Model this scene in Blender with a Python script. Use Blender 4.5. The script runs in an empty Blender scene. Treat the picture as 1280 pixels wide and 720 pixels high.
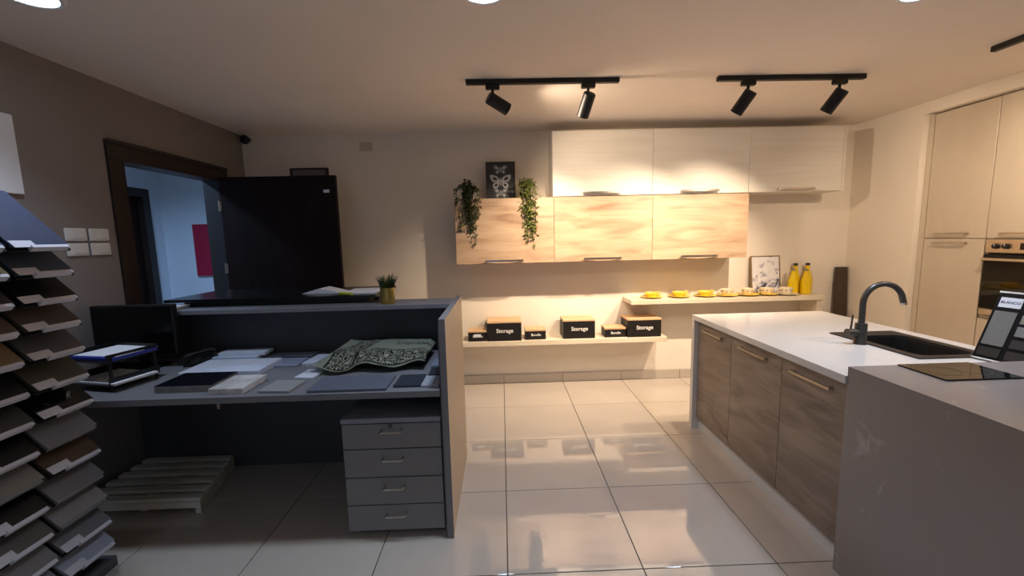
import bpy, bmesh, math, random
from mathutils import Vector, Matrix, noise
random.seed(7)
sc = bpy.context.scene
C = sc.collection
PI = math.pi

# ------------------------------------------------------------------ camera
PITCH, ROLL, YAW, FPX, CH = 0.121781, -0.0235248, 0.0232336, 513.22, 1.4658
cy, sy, cp, sp = math.cos(YAW), math.sin(YAW), math.cos(PITCH), math.sin(PITCH)
Fv = Vector((sy*cp, cy*cp, -sp)); R0 = Vector((cy, -sy, 0)); U0 = R0.cross(Fv)
Rv = math.cos(ROLL)*R0 + math.sin(ROLL)*U0
Uv = -math.sin(ROLL)*R0 + math.cos(ROLL)*U0
cam_d = bpy.data.cameras.new('camera')
cam_d.sensor_width = 36; cam_d.lens = FPX/1280*36; cam_d.clip_start = 0.02
cam = bpy.data.objects.new('camera', cam_d); C.objects.link(cam)
m = Matrix.Identity(4)
for i in range(3):
    m[i][0], m[i][1], m[i][2] = Rv[i], Uv[i], -Fv[i]
m[2][3] = CH
cam.matrix_world = m
sc.camera = cam

# ------------------------------------------------------------------ world, exposure, light levels
w = bpy.data.worlds.new('world'); sc.world = w; w.use_nodes = True
w.node_tree.nodes['Background'].inputs[0].default_value = (0.40, 0.55, 0.85, 1)   # blue fill light entering through the added rear window
w.node_tree.nodes['Background'].inputs[1].default_value = 0.8
sc.view_settings.view_transform = 'Standard'; sc.view_settings.look = 'None'
sc.view_settings.gamma = 1; sc.view_settings.use_curve_mapping = False
sc.view_settings.exposure = 0.25
SPOT_W = 69.0                      # each track spot
WARM = (1.0, 0.78, 0.57)
DOWN_W = 72.0; DOWN_E = 12.0                       # ceiling downlights
COOL = (0.64, 0.78, 1.0)
CORR_W = 105.0; CORR_E = 20.0                      # corridor ceiling lamp
CORR_C = (0.36, 0.60, 1.0)

# ------------------------------------------------------------------ room numbers
XL, XR, YB, YR, ZC = -2.4, 3.45, 4.036, -2.6, 2.47

# ------------------------------------------------------------------ material helpers
def lin(c):
    return tuple(((v/255)/12.92 if v/255 <= .04045 else ((v/255+.055)/1.055)**2.4) for v in c) + (1,)
MATS = {}
def mat(name, rgb, rough=.5, metal=0, var=0, scale=6, bump=0, bscale=60, emit=None, estr=0, spec=.5, rnd=0, trans=0, ior=1.45, coat=0):
    if name in MATS: return MATS[name]
    M = bpy.data.materials.new(name); M.use_nodes = True
    nt = M.node_tree; b = nt.nodes['Principled BSDF']
    b.inputs['Base Color'].default_value = lin(rgb)
    b.inputs['Roughness'].default_value = rough; b.inputs['Metallic'].default_value = metal
    b.inputs['Specular IOR Level'].default_value = spec; b.inputs['IOR'].default_value = ior
    b.inputs['Transmission Weight'].default_value = trans; b.inputs['Coat Weight'].default_value = coat
    tc = nt.nodes.new('ShaderNodeTexCoord')
    if var:
        n = nt.nodes.new('ShaderNodeTexNoise'); n.inputs['Scale'].default_value = scale; n.inputs['Detail'].default_value = 6
        nt.links.new(tc.outputs['Object'], n.inputs['Vector'])
        r = nt.nodes.new('ShaderNodeValToRGB')
        r.color_ramp.elements[0].position = .3; r.color_ramp.elements[1].position = .7
        r.color_ramp.elements[0].color = tuple(v*(1-var) for v in lin(rgb)[:3]) + (1,)
        r.color_ramp.elements[1].color = tuple(min(1, v*(1+var)) for v in lin(rgb)[:3]) + (1,)
        nt.links.new(n.outputs['Fac'], r.inputs['Fac'])
        out = r.outputs['Color']
        if rnd:
            oi = nt.nodes.new('ShaderNodeObjectInfo'); mr = nt.nodes.new('ShaderNodeMapRange')
            mr.inputs['To Min'].default_value = 1-rnd; mr.inputs['To Max'].default_value = 1+rnd
            nt.links.new(oi.outputs['Random'], mr.inputs['Value'])
            hs = nt.nodes.new('ShaderNodeHueSaturation'); nt.links.new(mr.outputs[0], hs.inputs['Value']); nt.links.new(out, hs.inputs['Color'])
            out = hs.outputs['Color']
        nt.links.new(out, b.inputs['Base Color'])
    if bump:
        n2 = nt.nodes.new('ShaderNodeTexNoise'); n2.inputs['Scale'].default_value = bscale; n2.inputs['Detail'].default_value = 4
        nt.links.new(tc.outputs['Object'], n2.inputs['Vector'])
        bp = nt.nodes.new('ShaderNodeBump'); bp.inputs['Strength'].default_value = bump; bp.inputs['Distance'].default_value = .01
        nt.links.new(n2.outputs['Fac'], bp.inputs['Height']); nt.links.new(bp.outputs[0], b.inputs['Normal'])
    if emit:
        b.inputs['Emission Color'].default_value = tuple(emit)+(1,); b.inputs['Emission Strength'].default_value = estr
    MATS[name] = M
    return M
def wood(name, dark, mid, light, scale=(1.6, 1.6, 9), rough=.45, spec=.5):
    M = bpy.data.materials.new(name); M.use_nodes = True
    nt = M.node_tree; b = nt.nodes['Principled BSDF']; b.inputs['Roughness'].default_value = rough; b.inputs['Specular IOR Level'].default_value = spec
    tc = nt.nodes.new('ShaderNodeTexCoord'); oi = nt.nodes.new('ShaderNodeObjectInfo')
    mul = nt.nodes.new('ShaderNodeMath'); mul.operation = 'MULTIPLY'; mul.inputs[1].default_value = 37
    nt.links.new(oi.outputs['Random'], mul.inputs[0])
    ad = nt.nodes.new('ShaderNodeVectorMath'); nt.links.new(tc.outputs['Object'], ad.inputs[0]); nt.links.new(mul.outputs[0], ad.inputs[1])
    mp = nt.nodes.new('ShaderNodeMapping'); mp.inputs['Scale'].default_value = scale; nt.links.new(ad.outputs[0], mp.inputs['Vector'])
    n = nt.nodes.new('ShaderNodeTexNoise'); n.inputs['Scale'].default_value = 1; n.inputs['Detail'].default_value = 7; n.inputs['Distortion'].default_value = 1.2
    nt.links.new(mp.outputs[0], n.inputs['Vector'])
    mp2 = nt.nodes.new('ShaderNodeMapping'); mp2.inputs['Scale'].default_value = (scale[0]*3, scale[1]*3, scale[2]*9); nt.links.new(ad.outputs[0], mp2.inputs['Vector'])
    n2 = nt.nodes.new('ShaderNodeTexNoise'); n2.inputs['Scale'].default_value = 1; n2.inputs['Detail'].default_value = 4; nt.links.new(mp2.outputs[0], n2.inputs['Vector'])
    mx = nt.nodes.new('ShaderNodeMath'); mx.operation = 'MULTIPLY_ADD'; mx.inputs[1].default_value = .3
    nt.links.new(n2.outputs['Fac'], mx.inputs[0]); nt.links.new(n.outputs['Fac'], mx.inputs[2])
    r = nt.nodes.new('ShaderNodeValToRGB'); e = r.color_ramp.elements
    e[0].position = .42; e[0].color = lin(dark); e[1].position = .82; e[1].color = lin(light)
    k = e.new(.6); k.color = lin(mid)
    nt.links.new(mx.outputs[0], r.inputs['Fac']); nt.links.new(r.outputs[0], b.inputs['Base Color'])
    return M
M_wall = mat('cream_wall_paint', (236, 225, 209), .85, var=.03, scale=1.5, bump=.05, bscale=90)
M_taupe = mat('taupe_wall_paint', (136, 128, 123), .85, var=.04, scale=1.5, bump=.05, bscale=90)
M_ceil = mat('ceiling_paint', (232, 220, 208), .9, var=.03, scale=1.2, bump=.04, bscale=60)
M_tile = mat('porcelain_tile', (190, 179, 166), .03, ior=2.1, var=.05, scale=2.2, bump=.004, bscale=4, rnd=.02)
M_grout = mat('grout', (70, 60, 50), .9, var=.1, scale=40)
M_oak = wood('pale_oak', (152, 121, 96), (178, 149, 121), (194, 167, 139))
M_whiteoak = wood('whitewashed_board', (218, 210, 197), (222, 215, 203), (227, 221, 210), scale=(1.2, 1.2, 14), rough=.4)
M_tallw = wood('cream_board', (200, 185, 164), (203, 188, 167), (206, 192, 171), scale=(6, 6, 1.2), rough=.4)
M_brown = wood('grey_brown_oak', (104, 90, 78), (130, 114, 101), (152, 135, 120), scale=(1.8, 1.8, 8), rough=.4)
M_shelf = wood('pale_shelf_board', (206, 190, 164), (216, 202, 178), (224, 212, 190), scale=(1.5, 6, 6), rough=.45)
M_lid = wood('bamboo_lid', (198, 156, 114), (210, 170, 128), (220, 184, 144), scale=(2, 14, 14), rough=.5)
M_steel = mat('brushed_steel', (190, 180, 168), .28, 1, var=.05, scale=30)
M_black = mat('black_powder_coat', (16, 15, 15), .45, var=.1, scale=30)
M_blackpl = mat('black_plastic', (14, 14, 16), .5, var=.1, scale=20)
M_quartz = mat('white_quartz', (216, 213, 208), .12, var=.015, scale=14)
M_desk = mat('grey_desk_laminate', (116, 116, 120), .45, var=.05, scale=5)
M_deskdark = mat('dark_desk_laminate', (78, 78, 82), .5, var=.06, scale=4)
M_deskpanel = mat('beige_desk_laminate', (196, 178, 152), .5, var=.03, scale=4)
M_ped = mat('grey_pedestal_laminate', (124, 122, 122), .5, var=.04, scale=5)
M_pedtop = mat('bluish_grey_laminate', (136, 138, 146), .45, var=.04, scale=5)
M_mahog = wood('dark_mahogany', (24, 13, 11), (30, 16, 13), (38, 20, 16), scale=(10, 10, 1.2), rough=.5, spec=.15)
M_frame = wood('dark_door_casing', (32, 23, 19), (40, 29, 23), (48, 35, 28), scale=(8, 8, 1.5), rough=.45)
M_white = mat('white_plastic', (222, 220, 214), .4, var=.02, scale=10)
M_paper = mat('white_paper', (226, 228, 232), .8, var=.02, scale=10)
M_lip = mat('white_lip', (206, 206, 214), .4, var=.02, scale=10)
M_darkmetal = mat('gunmetal', (82, 78, 75), .35, .5, var=.06, scale=25)
M_sink = mat('black_granite_composite', (26, 25, 25), .5, var=.25, scale=120)
M_glassblk = mat('black_glass', (10, 9, 9), .04, var=.05, scale=4)
M_yellow = mat('yellow_ceramic', (248, 212, 84), .2, var=.03, scale=8)
M_cream = mat('cream_ceramic', (232, 220, 196), .2, var=.03, scale=8)
M_juice = mat('yellow_glass', (232, 196, 10), .08, var=.06, scale=12, coat=.4)
M_leaf = mat('dark_green_leaf', (58, 66, 34), .5, var=.35, scale=14)
M_leaf2 = mat('olive_leaf', (104, 112, 52), .5, var=.3, scale=14)
M_grass = mat('artificial_grass', (50, 62, 26), .6, var=.4, scale=60)
M_brass = mat('brass_pot', (176, 150, 82), .3, .8, var=.05, scale=14)

# ------------------------------------------------------------------ mesh helpers
class MB:
    def __init__(s): s.bm = bmesh.new()
    def box(s, x0, x1, y0, y1, z0, z1, bev=0, seg=1):
        t = bmesh.new(); bmesh.ops.create_cube(t, size=1)
        for v in t.verts: v.co = Vector((x0+(v.co.x+.5)*(x1-x0), y0+(v.co.y+.5)*(y1-y0), z0+(v.co.z+.5)*(z1-z0)))
        if bev: bmesh.ops.bevel(t, geom=t.edges[:], offset=bev, segments=seg, affect='EDGES', profile=.5)
        s._add(t); return s
    def _add(s, t, M=None):
        me = bpy.data.meshes.new('tmp'); t.to_mesh(me); t.free()
        if M is not None: me.transform(M)
        s.bm.from_mesh(me); bpy.data.meshes.remove(me)
    def cyl(s, p0, p1, r0, r1=None, n=20, cap=True):
        p0, p1 = Vector(p0), Vector(p1); d = p1-p0
        t = bmesh.new(); bmesh.ops.create_cone(t, cap_ends=cap, segments=n, radius1=r0, radius2=r0 if r1 is None else r1, depth=d.length)
        q = Vector((0, 0, 1)).rotation_difference(d.normalized()).to_matrix().to_4x4()
        s._add(t, Matrix.Translation((p0+p1)/2) @ q); return s
    def lathe(s, prof, c=(0, 0, 0), n=28):
        rings = []
        for r, z in prof:
            rings.append([s.bm.verts.new((c[0]+r*math.cos(2*PI*k/n), c[1]+r*math.sin(2*PI*k/n), c[2]+z)) for k in range(n)] if r > 1e-5 else [s.bm.verts.new((c[0], c[1], c[2]+z))])
        for a, b in zip(rings, rings[1:]):
            for k in range(n):
                j = (k+1) % n
                if len(a) == 1 and len(b) == 1: continue
                if len(a) == 1: s.bm.faces.new((a[0], b[j], b[k]))
                elif len(b) == 1: s.bm.faces.new((a[k], a[j], b[0]))
                else: s.bm.faces.new((a[k], a[j], b[j], b[k]))
        return s
    def prism(s, pts, axis, a0, a1):
        """polygon pts in the two other axes, extruded along axis from a0 to a1"""
        def V(p, a):
            return (a, p[0], p[1]) if axis == 0 else (p[0], a, p[1]) if axis == 1 else (p[0], p[1], a)
        A = [s.bm.verts.new(V(p, a0)) for p in pts]; B = [s.bm.verts.new(V(p, a1)) for p in pts]
        n = len(pts)
        s.bm.faces.new(A); s.bm.faces.new(B[::-1])
        for k in range(n): s.bm.faces.new((A[k], B[k], B[(k+1) % n], A[(k+1) % n]))
        return s
    def ring(s, o, i, z0, z1):
        """slab with a rectangular hole; o, i = (x0, x1, y0, y1)"""
        def c(r): return [(r[0], r[2]), (r[1], r[2]), (r[1], r[3]), (r[0], r[3])]
        V = [[s.bm.verts.new((x, y, z)) for x, y in c(r)] for r, z in ((o, z1), (i, z1), (o, z0), (i, z0))]
        for k in range(4):
            j = (k+1) % 4
            s.bm.faces.new((V[0][k], V[0][j], V[1][j], V[1][k])); s.bm.faces.new((V[2][k], V[3][k], V[3][j], V[2][j]))
            s.bm.faces.new((V[0][k], V[2][k], V[2][j], V[0][j])); s.bm.faces.new((V[1][k], V[1][j], V[3][j], V[3][k]))
        return s
    def tube(s, path, r, n=12):
        path = [Vector(p) for p in path]; rs = r if isinstance(r, (list, tuple)) else [r]*len(path); prev = None
        nrm = None
        for i, p in enumerate(path):
            t = (path[min(i+1, len(path)-1)]-path[max(i-1, 0)]).normalized()
            if nrm is None: nrm = t.orthogonal().normalized()
            else: nrm = (nrm - t*nrm.dot(t)).normalized()
            b = t.cross(nrm)
            ring = [s.bm.verts.new(p+rs[i]*(math.cos(2*PI*k/n)*nrm+math.sin(2*PI*k/n)*b)) for k in range(n)]
            if prev:
                for k in range(n): s.bm.faces.new((prev[k], prev[(k+1) % n], ring[(k+1) % n], ring[k]))
            else: s.bm.faces.new(ring[::-1])
            prev = ring
        s.bm.faces.new(prev); return s
    def obj(s, name, M, parent=None, loc=(0, 0, 0), rot=(0, 0, 0), smooth=False):
        bmesh.ops.recalc_face_normals(s.bm, faces=s.bm.faces[:])
        me = bpy.data.meshes.new(name); s.bm.to_mesh(me); s.bm.free()
        if smooth:
            me.shade_smooth()
            me.set_sharp_from_angle(angle=.7)
        me.materials.append(M)
        return link(name, me, parent, loc, rot)
def link(name, me, parent=None, loc=(0, 0, 0), rot=(0, 0, 0)):
    o = bpy.data.objects.new(name, me); C.objects.link(o)
    o.parent = parent; o.location = loc; o.rotation_euler = rot
    return o
def tag(o, label, cat, group=None):
    o['label'] = label; o['category'] = cat
    if group: o['group'] = group
    return o
def thing(name, label, cat, loc=(0, 0, 0), rot=(0, 0, 0), group=None):
    return tag(link(name, None, None, loc, rot), label, cat, group)
def struct(o):
    o['kind'] = 'structure'; return o
def text(name, s, size, M, parent, loc, rot, bold=0, align='CENTER', ext=.0006):
    cu = bpy.data.curves.new('t', 'FONT'); cu.body = s; cu.size = size; cu.extrude = ext; cu.offset = bold
    cu.align_x = align; cu.align_y = 'CENTER'
    t = bpy.data.objects.new('t', cu); C.objects.link(t)
    bpy.context.view_layer.update()
    me = bpy.data.meshes.new_from_object(t.evaluated_get(bpy.context.evaluated_depsgraph_get()))
    bpy.data.objects.remove(t); bpy.data.curves.remove(cu)
    me.materials.clear(); me.materials.append(M); me.name = name
    return link(name, me, parent, loc, rot)

# ------------------------------------------------------------------ room shell
GX0 = -0.0098
flo = struct(MB().box(XL-.12, XR+.2, YR-.1, YB+.1, -.12, -.004).obj('floor', M_grout))
def cuts(a, b, o, st=.6):
    k = math.ceil((a-o)/st - 1e-6); L = [a]
    while o+k*st < b-1e-6:
        if o+k*st > a+1e-6: L.append(o+k*st)
        k += 1
    return L+[b]
full = None; g = .0022
for x0, x1 in zip(cuts(XL, XR, GX0), cuts(XL, XR, GX0)[1:]):
    for y0, y1 in zip(cuts(YR, YB, YB), cuts(YR, YB, YB)[1:]):
        hx, hy = (x1-x0)/2-g, (y1-y0)/2-g
        if hx < .01 or hy < .01: continue
        isfull = abs(x1-x0-.6) < 1e-4 and abs(y1-y0-.6) < 1e-4
        if isfull and full: link('floor_tile', full, flo, ((x0+x1)/2, (y0+y1)/2, 0)); continue
        o = MB().box(-hx, hx, -hy, hy, -.01, 0, bev=.0012).obj('floor_tile', M_tile, flo, ((x0+x1)/2, (y0+y1)/2, 0))
        if isfull: full = o.data
struct(MB().box(XL-.12, XR+.2, YR-.1, YB+.1, ZC, ZC+.1).obj('ceiling', M_ceil))
struct(MB().box(XL-.12, XR+.2, YB, YB+.12, 0, ZC).obj('wall_back', M_wall))
DY0, DY1, DZ = 2.731, 3.665, 2.025
wl = MB(); wl.box(XL-.12, XL, YR, DY0, 0, ZC); wl.box(XL-.12, XL, DY1, YB, 0, ZC); wl.box(XL-.12, XL, DY0, DY1, DZ, ZC)
struct(wl.obj('wall_left', M_taupe))
NY0, NY1, NZ = 2.30, 3.385, 2.378                          # niche for the tall cabinets
wr = MB(); wr.box(XR, XR+.72, NY1, YB, 0, ZC); wr.box(XR, XR+.72, NY0, NY1, NZ, ZC); wr.box(XR, XR+.72, YR, NY0, 0, ZC); wr.box(XR+.66, XR+.72, NY0, NY1, 0, NZ)
struct(wr.obj('wall_right', M_wall))
# rear wall behind the camera; assumed window added to let in blue light
wx0, wx1, wz0, wz1 = -2.2, -0.2, .5, 2.3
rw = MB(); rw.box(XL-.12, wx0, YR-.12, YR, 0, ZC); rw.box(wx1, XR+.2, YR-.12, YR, 0, ZC); rw.box(wx0, wx1, YR-.12, YR, 0, wz0); rw.box(wx0, wx1, YR-.12, YR, wz1, ZC)
struct(rw.obj('wall_rear', M_wall))
wf = MB(); wf.box(wx0, wx1, YR-.08, YR-.02, wz0, wz0+.05); wf.box(wx0, wx1, YR-.08, YR-.02, wz1-.05, wz1)
for x in (wx0, (wx0+wx1)/2-.025, wx1-.05): wf.box(x, x+.05, YR-.08, YR-.02, wz0+.05, wz1-.05)
wn = struct(wf.obj('added_window_1', M_black))
# tiled skirting along the back wall, one piece per tile
bb = struct(MB().box(-2.39, XR, YB-.004, YB, 0, .088).obj('baseboard_back', M_grout))
for x0, x1 in zip(cuts(-2.39, XR, GX0), cuts(-2.39, XR, GX0)[1:]):
    MB().box(x0+.0015, x1-.0015, YB-.013, YB-.004, .002, .09, bev=.001).obj('skirting_tile', M_tile, bb)
br = struct(MB().box(XR-.004, XR, NY1, YB-.014, 0, .088).obj('baseboard_right', M_grout))
MB().box(XR-.013, XR-.004, NY1+.002, YB-.016, .002, .09, bev=.001).obj('skirting_tile', M_tile, br)

# door 1: casing, leaf standing open at right angles, hinges
d1 = struct(link('door_1', None, None, (XL, DY1, 0)))
def dl(x0, x1, y0, y1, z0, z1, name, M, par=d1, bev=.002): return MB().box(x0-XL, x1-XL, y0-DY1, y1-DY1, z0, z1, bev=bev).obj(name, M, par)
dl(XL-.13, XL+.018, DY0-.085, DY0+.02, 0, DZ-.02, 'jamb', M_frame)
dl(XL-.13, XL+.018, DY1-.02, DY1+.085, 0, DZ-.02, 'jamb', M_frame)
dl(XL-.13, XL+.018, DY0-.085, DY1+.085, DZ-.02, DZ+.095, 'head_casing', M_frame)
dl(XL+.018, XL+.03, DY0-.085, DY1+.085, DZ+.075, DZ+.1, 'head_moulding', M_frame)
leaf = dl(XL+.02, XL+1.0, DY1-.048, DY1-.008, .012, 2.03, 'door_leaf', M_mahog)
for z in (.25, 1.26, 1.79):
    h = MB(); h.cyl((.012, -.052, z-.045), (.012, -.052, z+.045), .008); h.box(.016, .03, -.052, -.047, z-.04, z+.04)
    h.obj('hinge', M_steel, leaf)
st = MB().box(.895, .945, -.0495, -.048, 1.885, 1.91); st.obj('sticker', M_paper, leaf)
MB().box(.90, .93, -.06, -.048, .83, 1.03, bev=.003).cyl((.915, -.048, .95), (.915, -.10, .95), .01).cyl((.915, -.1, .95), (.80, -.1, .95), .009).obj('handle', M_steel, leaf)

# corridor behind the doorway
CX, CYE = -3.6, 4.52
M_cwall = mat('corridor_wall_paint', (222, 226, 232), .85, var=.02, scale=1.5)
cw = MB(); cw.box(CX-.1, CX, 1.4, 3.42, 0, ZC); cw.box(CX-.1, CX, 4.3, CYE+.1, 0, ZC); cw.box(CX-.1, CX, 3.42, 4.3, 2.0, ZC)
struct(cw.obj('wall_corridor', M_cwall))
struct(MB().box(CX-.1, XL-.12, CYE, CYE+.1, 0, ZC).box(XL-.12, XL-.02, YB+.12, CYE+.1, 0, ZC).obj('wall_corridor_end', M_cwall))
struct(MB().box(CX-.1, XL-.12, 1.3, 1.4, 0, ZC).obj('wall_corridor_start', M_cwall))
struct(MB().box(CX-.1, XL-.12, 1.3, CYE+.1, -.12, 0).obj('floor_corridor', M_tile))
struct(MB().box(CX-.1, XL-.12, 1.3, CYE+.1, ZC, ZC+.1).obj('ceiling_corridor', M_ceil))
d2 = struct(link('door_2', None, None, (CX, 3.86, 0)))
MB().box(-.11, .02, .43, .51, 0, 1.96, bev=.002).obj('jamb', M_frame, d2)
MB().box(-.11, .02, -.52, -.43, 0, 1.96, bev=.002).obj('jamb', M_frame, d2)
MB().box(-.11, .02, -.52, .51, 1.96, 2.04, bev=.002).obj('head_casing', M_frame, d2)
lf = MB().box(-.08, -.04, -.43, .43, .01, 1.96, bev=.003).obj('door_leaf', M_mahog, d2)
for z0, z1 in ((.2, .9), (1.05, 1.8)): MB().box(-.045, -.034, -.3, .3, z0, z1, bev=.01).obj('panel', M_mahog, lf)
rp = thing('wall_panel', 'red panel on the pale blue-lit corridor wall seen through the doorway', 'panel', (-3.08, CYE, 1.41))
MB().box(-.21, .21, -.02, 0, -.28, .28, bev=.002).obj('backing', M_white, rp)
MB().box(-.2, .21, -.026, -.02, -.275, .275, bev=.002).obj('face', mat('red_panel', (170, 30, 62), .5, var=.05), rp)

# ------------------------------------------------------------------ lamps
def downlight(x, y, label, E, col, group, watts, cone=110):
    t = thing('ceiling_downlight', label, 'ceiling light', (x, y, ZC), group=group)
    MB().lathe([(.085, 0), (.108, 0), (.108, -.006), (.10, -.012), (.088, -.010), (.085, 0)], n=36).obj('trim_ring', M_white, t, smooth=True)
    MB().lathe([(0, -.003), (.086, -.003), (.086, -.0005), (0, -.0005)], n=36).obj('diffuser', mat('downlight_diffuser_%d' % int(E*10), (240, 244, 255), .5, emit=col, estr=E), t)
    sd = bpy.data.lights.new('downlight_beam', 'SPOT'); sd.energy = watts; sd.color = col; sd.spot_size = math.radians(cone); sd.spot_blend = 1; sd.shadow_soft_size = .08
    so = bpy.data.objects.new('downlight_beam', sd); C.objects.link(so); so.parent = t; so.location = (0, 0, -.02)
for x, wh in ((-1.845, 'above the sample rack and desk'), (-.047, 'above the open floor between desk and island'), (1.82, 'above the grey stone counter block')):
    downlight(x, 1.82 if x > 1 else 1.80, 'round recessed ceiling downlight '+wh, DOWN_E, COOL, 'ceiling downlights', DOWN_W*(.55 if x < -1 else 1))
for x, wh in ((-1.845, 'near the taupe wall'), (-.047, 'in the middle of the room'), (1.82, 'near the cream wall')):
    downlight(x, -.6, 'round recessed ceiling downlight toward the rear wall, '+wh, DOWN_E, COOL, 'ceiling downlights by the shop window', DOWN_W*(.55 if x < -1 else 1))
downlight(-3.06, 3.2, 'round ceiling downlight in the corridor behind the dark doorway', CORR_E, CORR_C, None, CORR_W, 150)

def track(name_label, x0, x1, y0, y1, heads, group):
    cx, cy_ = (x0+x1)/2, (y0+y1)/2
    t = thing('track_light', name_label, 'track light', (cx, cy_, ZC), group=group)
    if x1-x0 > y1-y0: MB().box(x0-cx, x1-cx, -.017, .017, -.03, 0, bev=.003).obj('rail', M_black, t)
    else: MB().box(-.017, .017, y0-cy_, y1-cy_, -.03, 0, bev=.003).obj('rail', M_black, t)
    for hx, hy, aim, wgt, cone in heads:
        p = Vector((hx-cx, hy-cy_, -.03))
        a = MB().box(p.x-.045, p.x+.045, p.y-.017, p.y+.017, -.06, -.03, bev=.004).obj('track_adapter', M_black, t)
        d = (Vector(aim)-Vector((hx, hy, ZC-.13))).normalized()
        piv = Vector((p.x, p.y, -.125))
        MB().cyl((p.x, p.y, -.06), (p.x, p.y, -.11), .009).obj('arm', M_black, a)
        hd = MB(); A = piv-d*.03; B = piv+d*.115
        q = Vector((0, 0, 1)).rotation_difference(d).to_matrix().to_4x4()
        hd.lathe([(0, -.036), (.034, -.036), (.04, -.03), (.04, .115), (.036, .115), (.036, .088), (0, .088)], n=28); hd.bm.transform(Matrix.Translation(piv) @ q)
        hd.obj('lamp_head', M_black, a, smooth=True)
        L = MB(); L.cyl(B-d*.026, B-d*.023, .034, n=28)
        L.obj('lamp_lens', mat('spot_lens', (255, 230, 190), .3, emit=(1, .8, .5), estr=12), a)
        sd = bpy.data.lights.new('spot', 'SPOT'); sd.energy = SPOT_W*wgt; sd.color = WARM; sd.spot_size = math.radians(cone); sd.spot_blend = 1; sd.shadow_soft_size = .022
        so = bpy.data.objects.new('spot_beam', sd); C.objects.link(so); so.parent = t
        so.location = B-d*.006; so.rotation_euler = (-d).to_track_quat('Z', 'Y').to_euler()
    return t
TY = 2.765
track('black track rail with two spotlights, hung over the cabinet with the butterfly picture', -.2, .785, TY, TY, [(-.03, TY, (2.1, 3.7, 1.3), .9, 120), (.585, TY, (.15, 3.95, .7), 1.7, 88)], 'ceiling track lights')
track('black track rail with two spotlights, hung over the far end of the island', 1.425, 2.4, TY, TY, [(1.63, TY, (.75, 4.03, .45), 1.9, 90), (2.235, TY, (1.5, 4.03, .45), 1.9, 92)], 'ceiling track lights')
track('black track rail running along in front of the tall oven cabinets', 2.80, 2.80, 1.3, 2.39, [(2.80, 2.02, (3.5, 3.1, 1.2), .7, 120), (2.80, 1.5, (2.1, 2.5, .9), .5, 110)], 'ceiling track lights')  # both heads are unseen, added to brighten tall cabinets and island

# ------------------------------------------------------------------ handles
def bow_handle(par, cx, L, z, y, axis=0):
    """slim bar on two posts; axis 0 runs along x and stands off toward -y, axis 1 runs along y and stands off toward -x"""
    b = MB(); N = 12
    P = []
    for k in range(N+1):
        u = -1+2*k/N; P.append((u*L/2, -.016-(.012 if axis == 0 else .002)*(1-u*u)))
    top = [(a, o) for a, o in P]; bot = [(a, o-.009) for a, o in reversed(P)]
    for s in (-1, 1):
        if axis == 0: b.box(cx+s*L*.46-.006, cx+s*L*.46+.006, y-.024, y, z-.005, z+.005)
        else: b.box(y-.024, y, cx+s*L*.46-.006, cx+s*L*.46+.006, z-.005, z+.005)
    poly = top+bot
    if axis == 0: b.prism([(cx+a, y+o) for a, o in poly], 2, z-.009, z+.009)
    else: b.prism([(y+o, cx+a) for a, o in poly], 2, z-.006, z+.006)
    return b.obj('handle', M_steel, par)

# ------------------------------------------------------------------ wall cabinets
def wall_cab(x0, x1, z0, z1, M, label, end=False):
    t = thing('wall_cabinet', label, 'cabinet', (x0, YB, z0))
    W, H, D = x1-x0, z1-z0, YB-3.725
    b = MB(); b.box(0, .018, -D+.02, -.002, 0, H); b.box(W-.018, W, -D+.02, -.002, 0, H); b.box(.018, W-.018, -D+.02, -.002, 0, .018); b.box(.018, W-.018, -D+.02, -.002, H-.018, H); b.box(.018, W-.018, -.02, -.002, .018, H-.018)
    b.obj('carcass', M, t)
    dr = MB().box(.0015, W-(.022 if end else .0015), -D, -D+.019, .0015, H-.0015, bev=.0012).obj('door', M, t)
    if end: MB().box(W-.02, W, -D, -D+.02, 0, H).obj('end_panel', M, t)
    bow_handle(dr, W/2-.01, .34, .026, -D)
wall_cab(-.41, .479, 1.235, 1.818, M_oak, 'pale oak wall cabinet under the butterfly picture and trailing plants')
wall_cab(.479, 1.372, 1.235, 1.818, M_oak, 'middle pale oak wall cabinet between the plant cabinet and the oak end cabinet')
wall_cab(1.372, 2.25, 1.235, 1.818, M_oak, 'end pale oak wall cabinet above the yellow cups')
wall_cab(.47, 1.366, 1.821, 2.386, M_whiteoak, 'whitewashed wall cabinet next to the butterfly picture, above the middle oak cabinet')
wall_cab(1.366, 2.24, 1.821, 2.386, M_whiteoak, 'middle whitewashed wall cabinet, above the end oak cabinet')
wall_cab(2.24, 3.112, 1.821, 2.386, M_whiteoak, 'whitewashed wall cabinet over bare wall, next to the right wall', end=True)

# ------------------------------------------------------------------ shelves
tag(MB().box(0, 1.98, -.26, 0, 0, .046, bev=.0015).obj('wall_shelf', M_shelf, None, (-.43, YB-.001, .453)), 'long low wall shelf carrying the black storage boxes', 'shelf')
us = thing('wall_counter', 'pale wall counter carrying yellow cups, framed print and bottles', 'counter', (1.2, YB, 0))
MB().box(0, 1.85, -.27, -.001, .815, .856, bev=.0015).obj('top', M_shelf, us)
MB().box(1.79, 1.83, -.25, -.03, 0, .815, bev=.001).obj('leg_panel', M_shelf, us)

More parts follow.
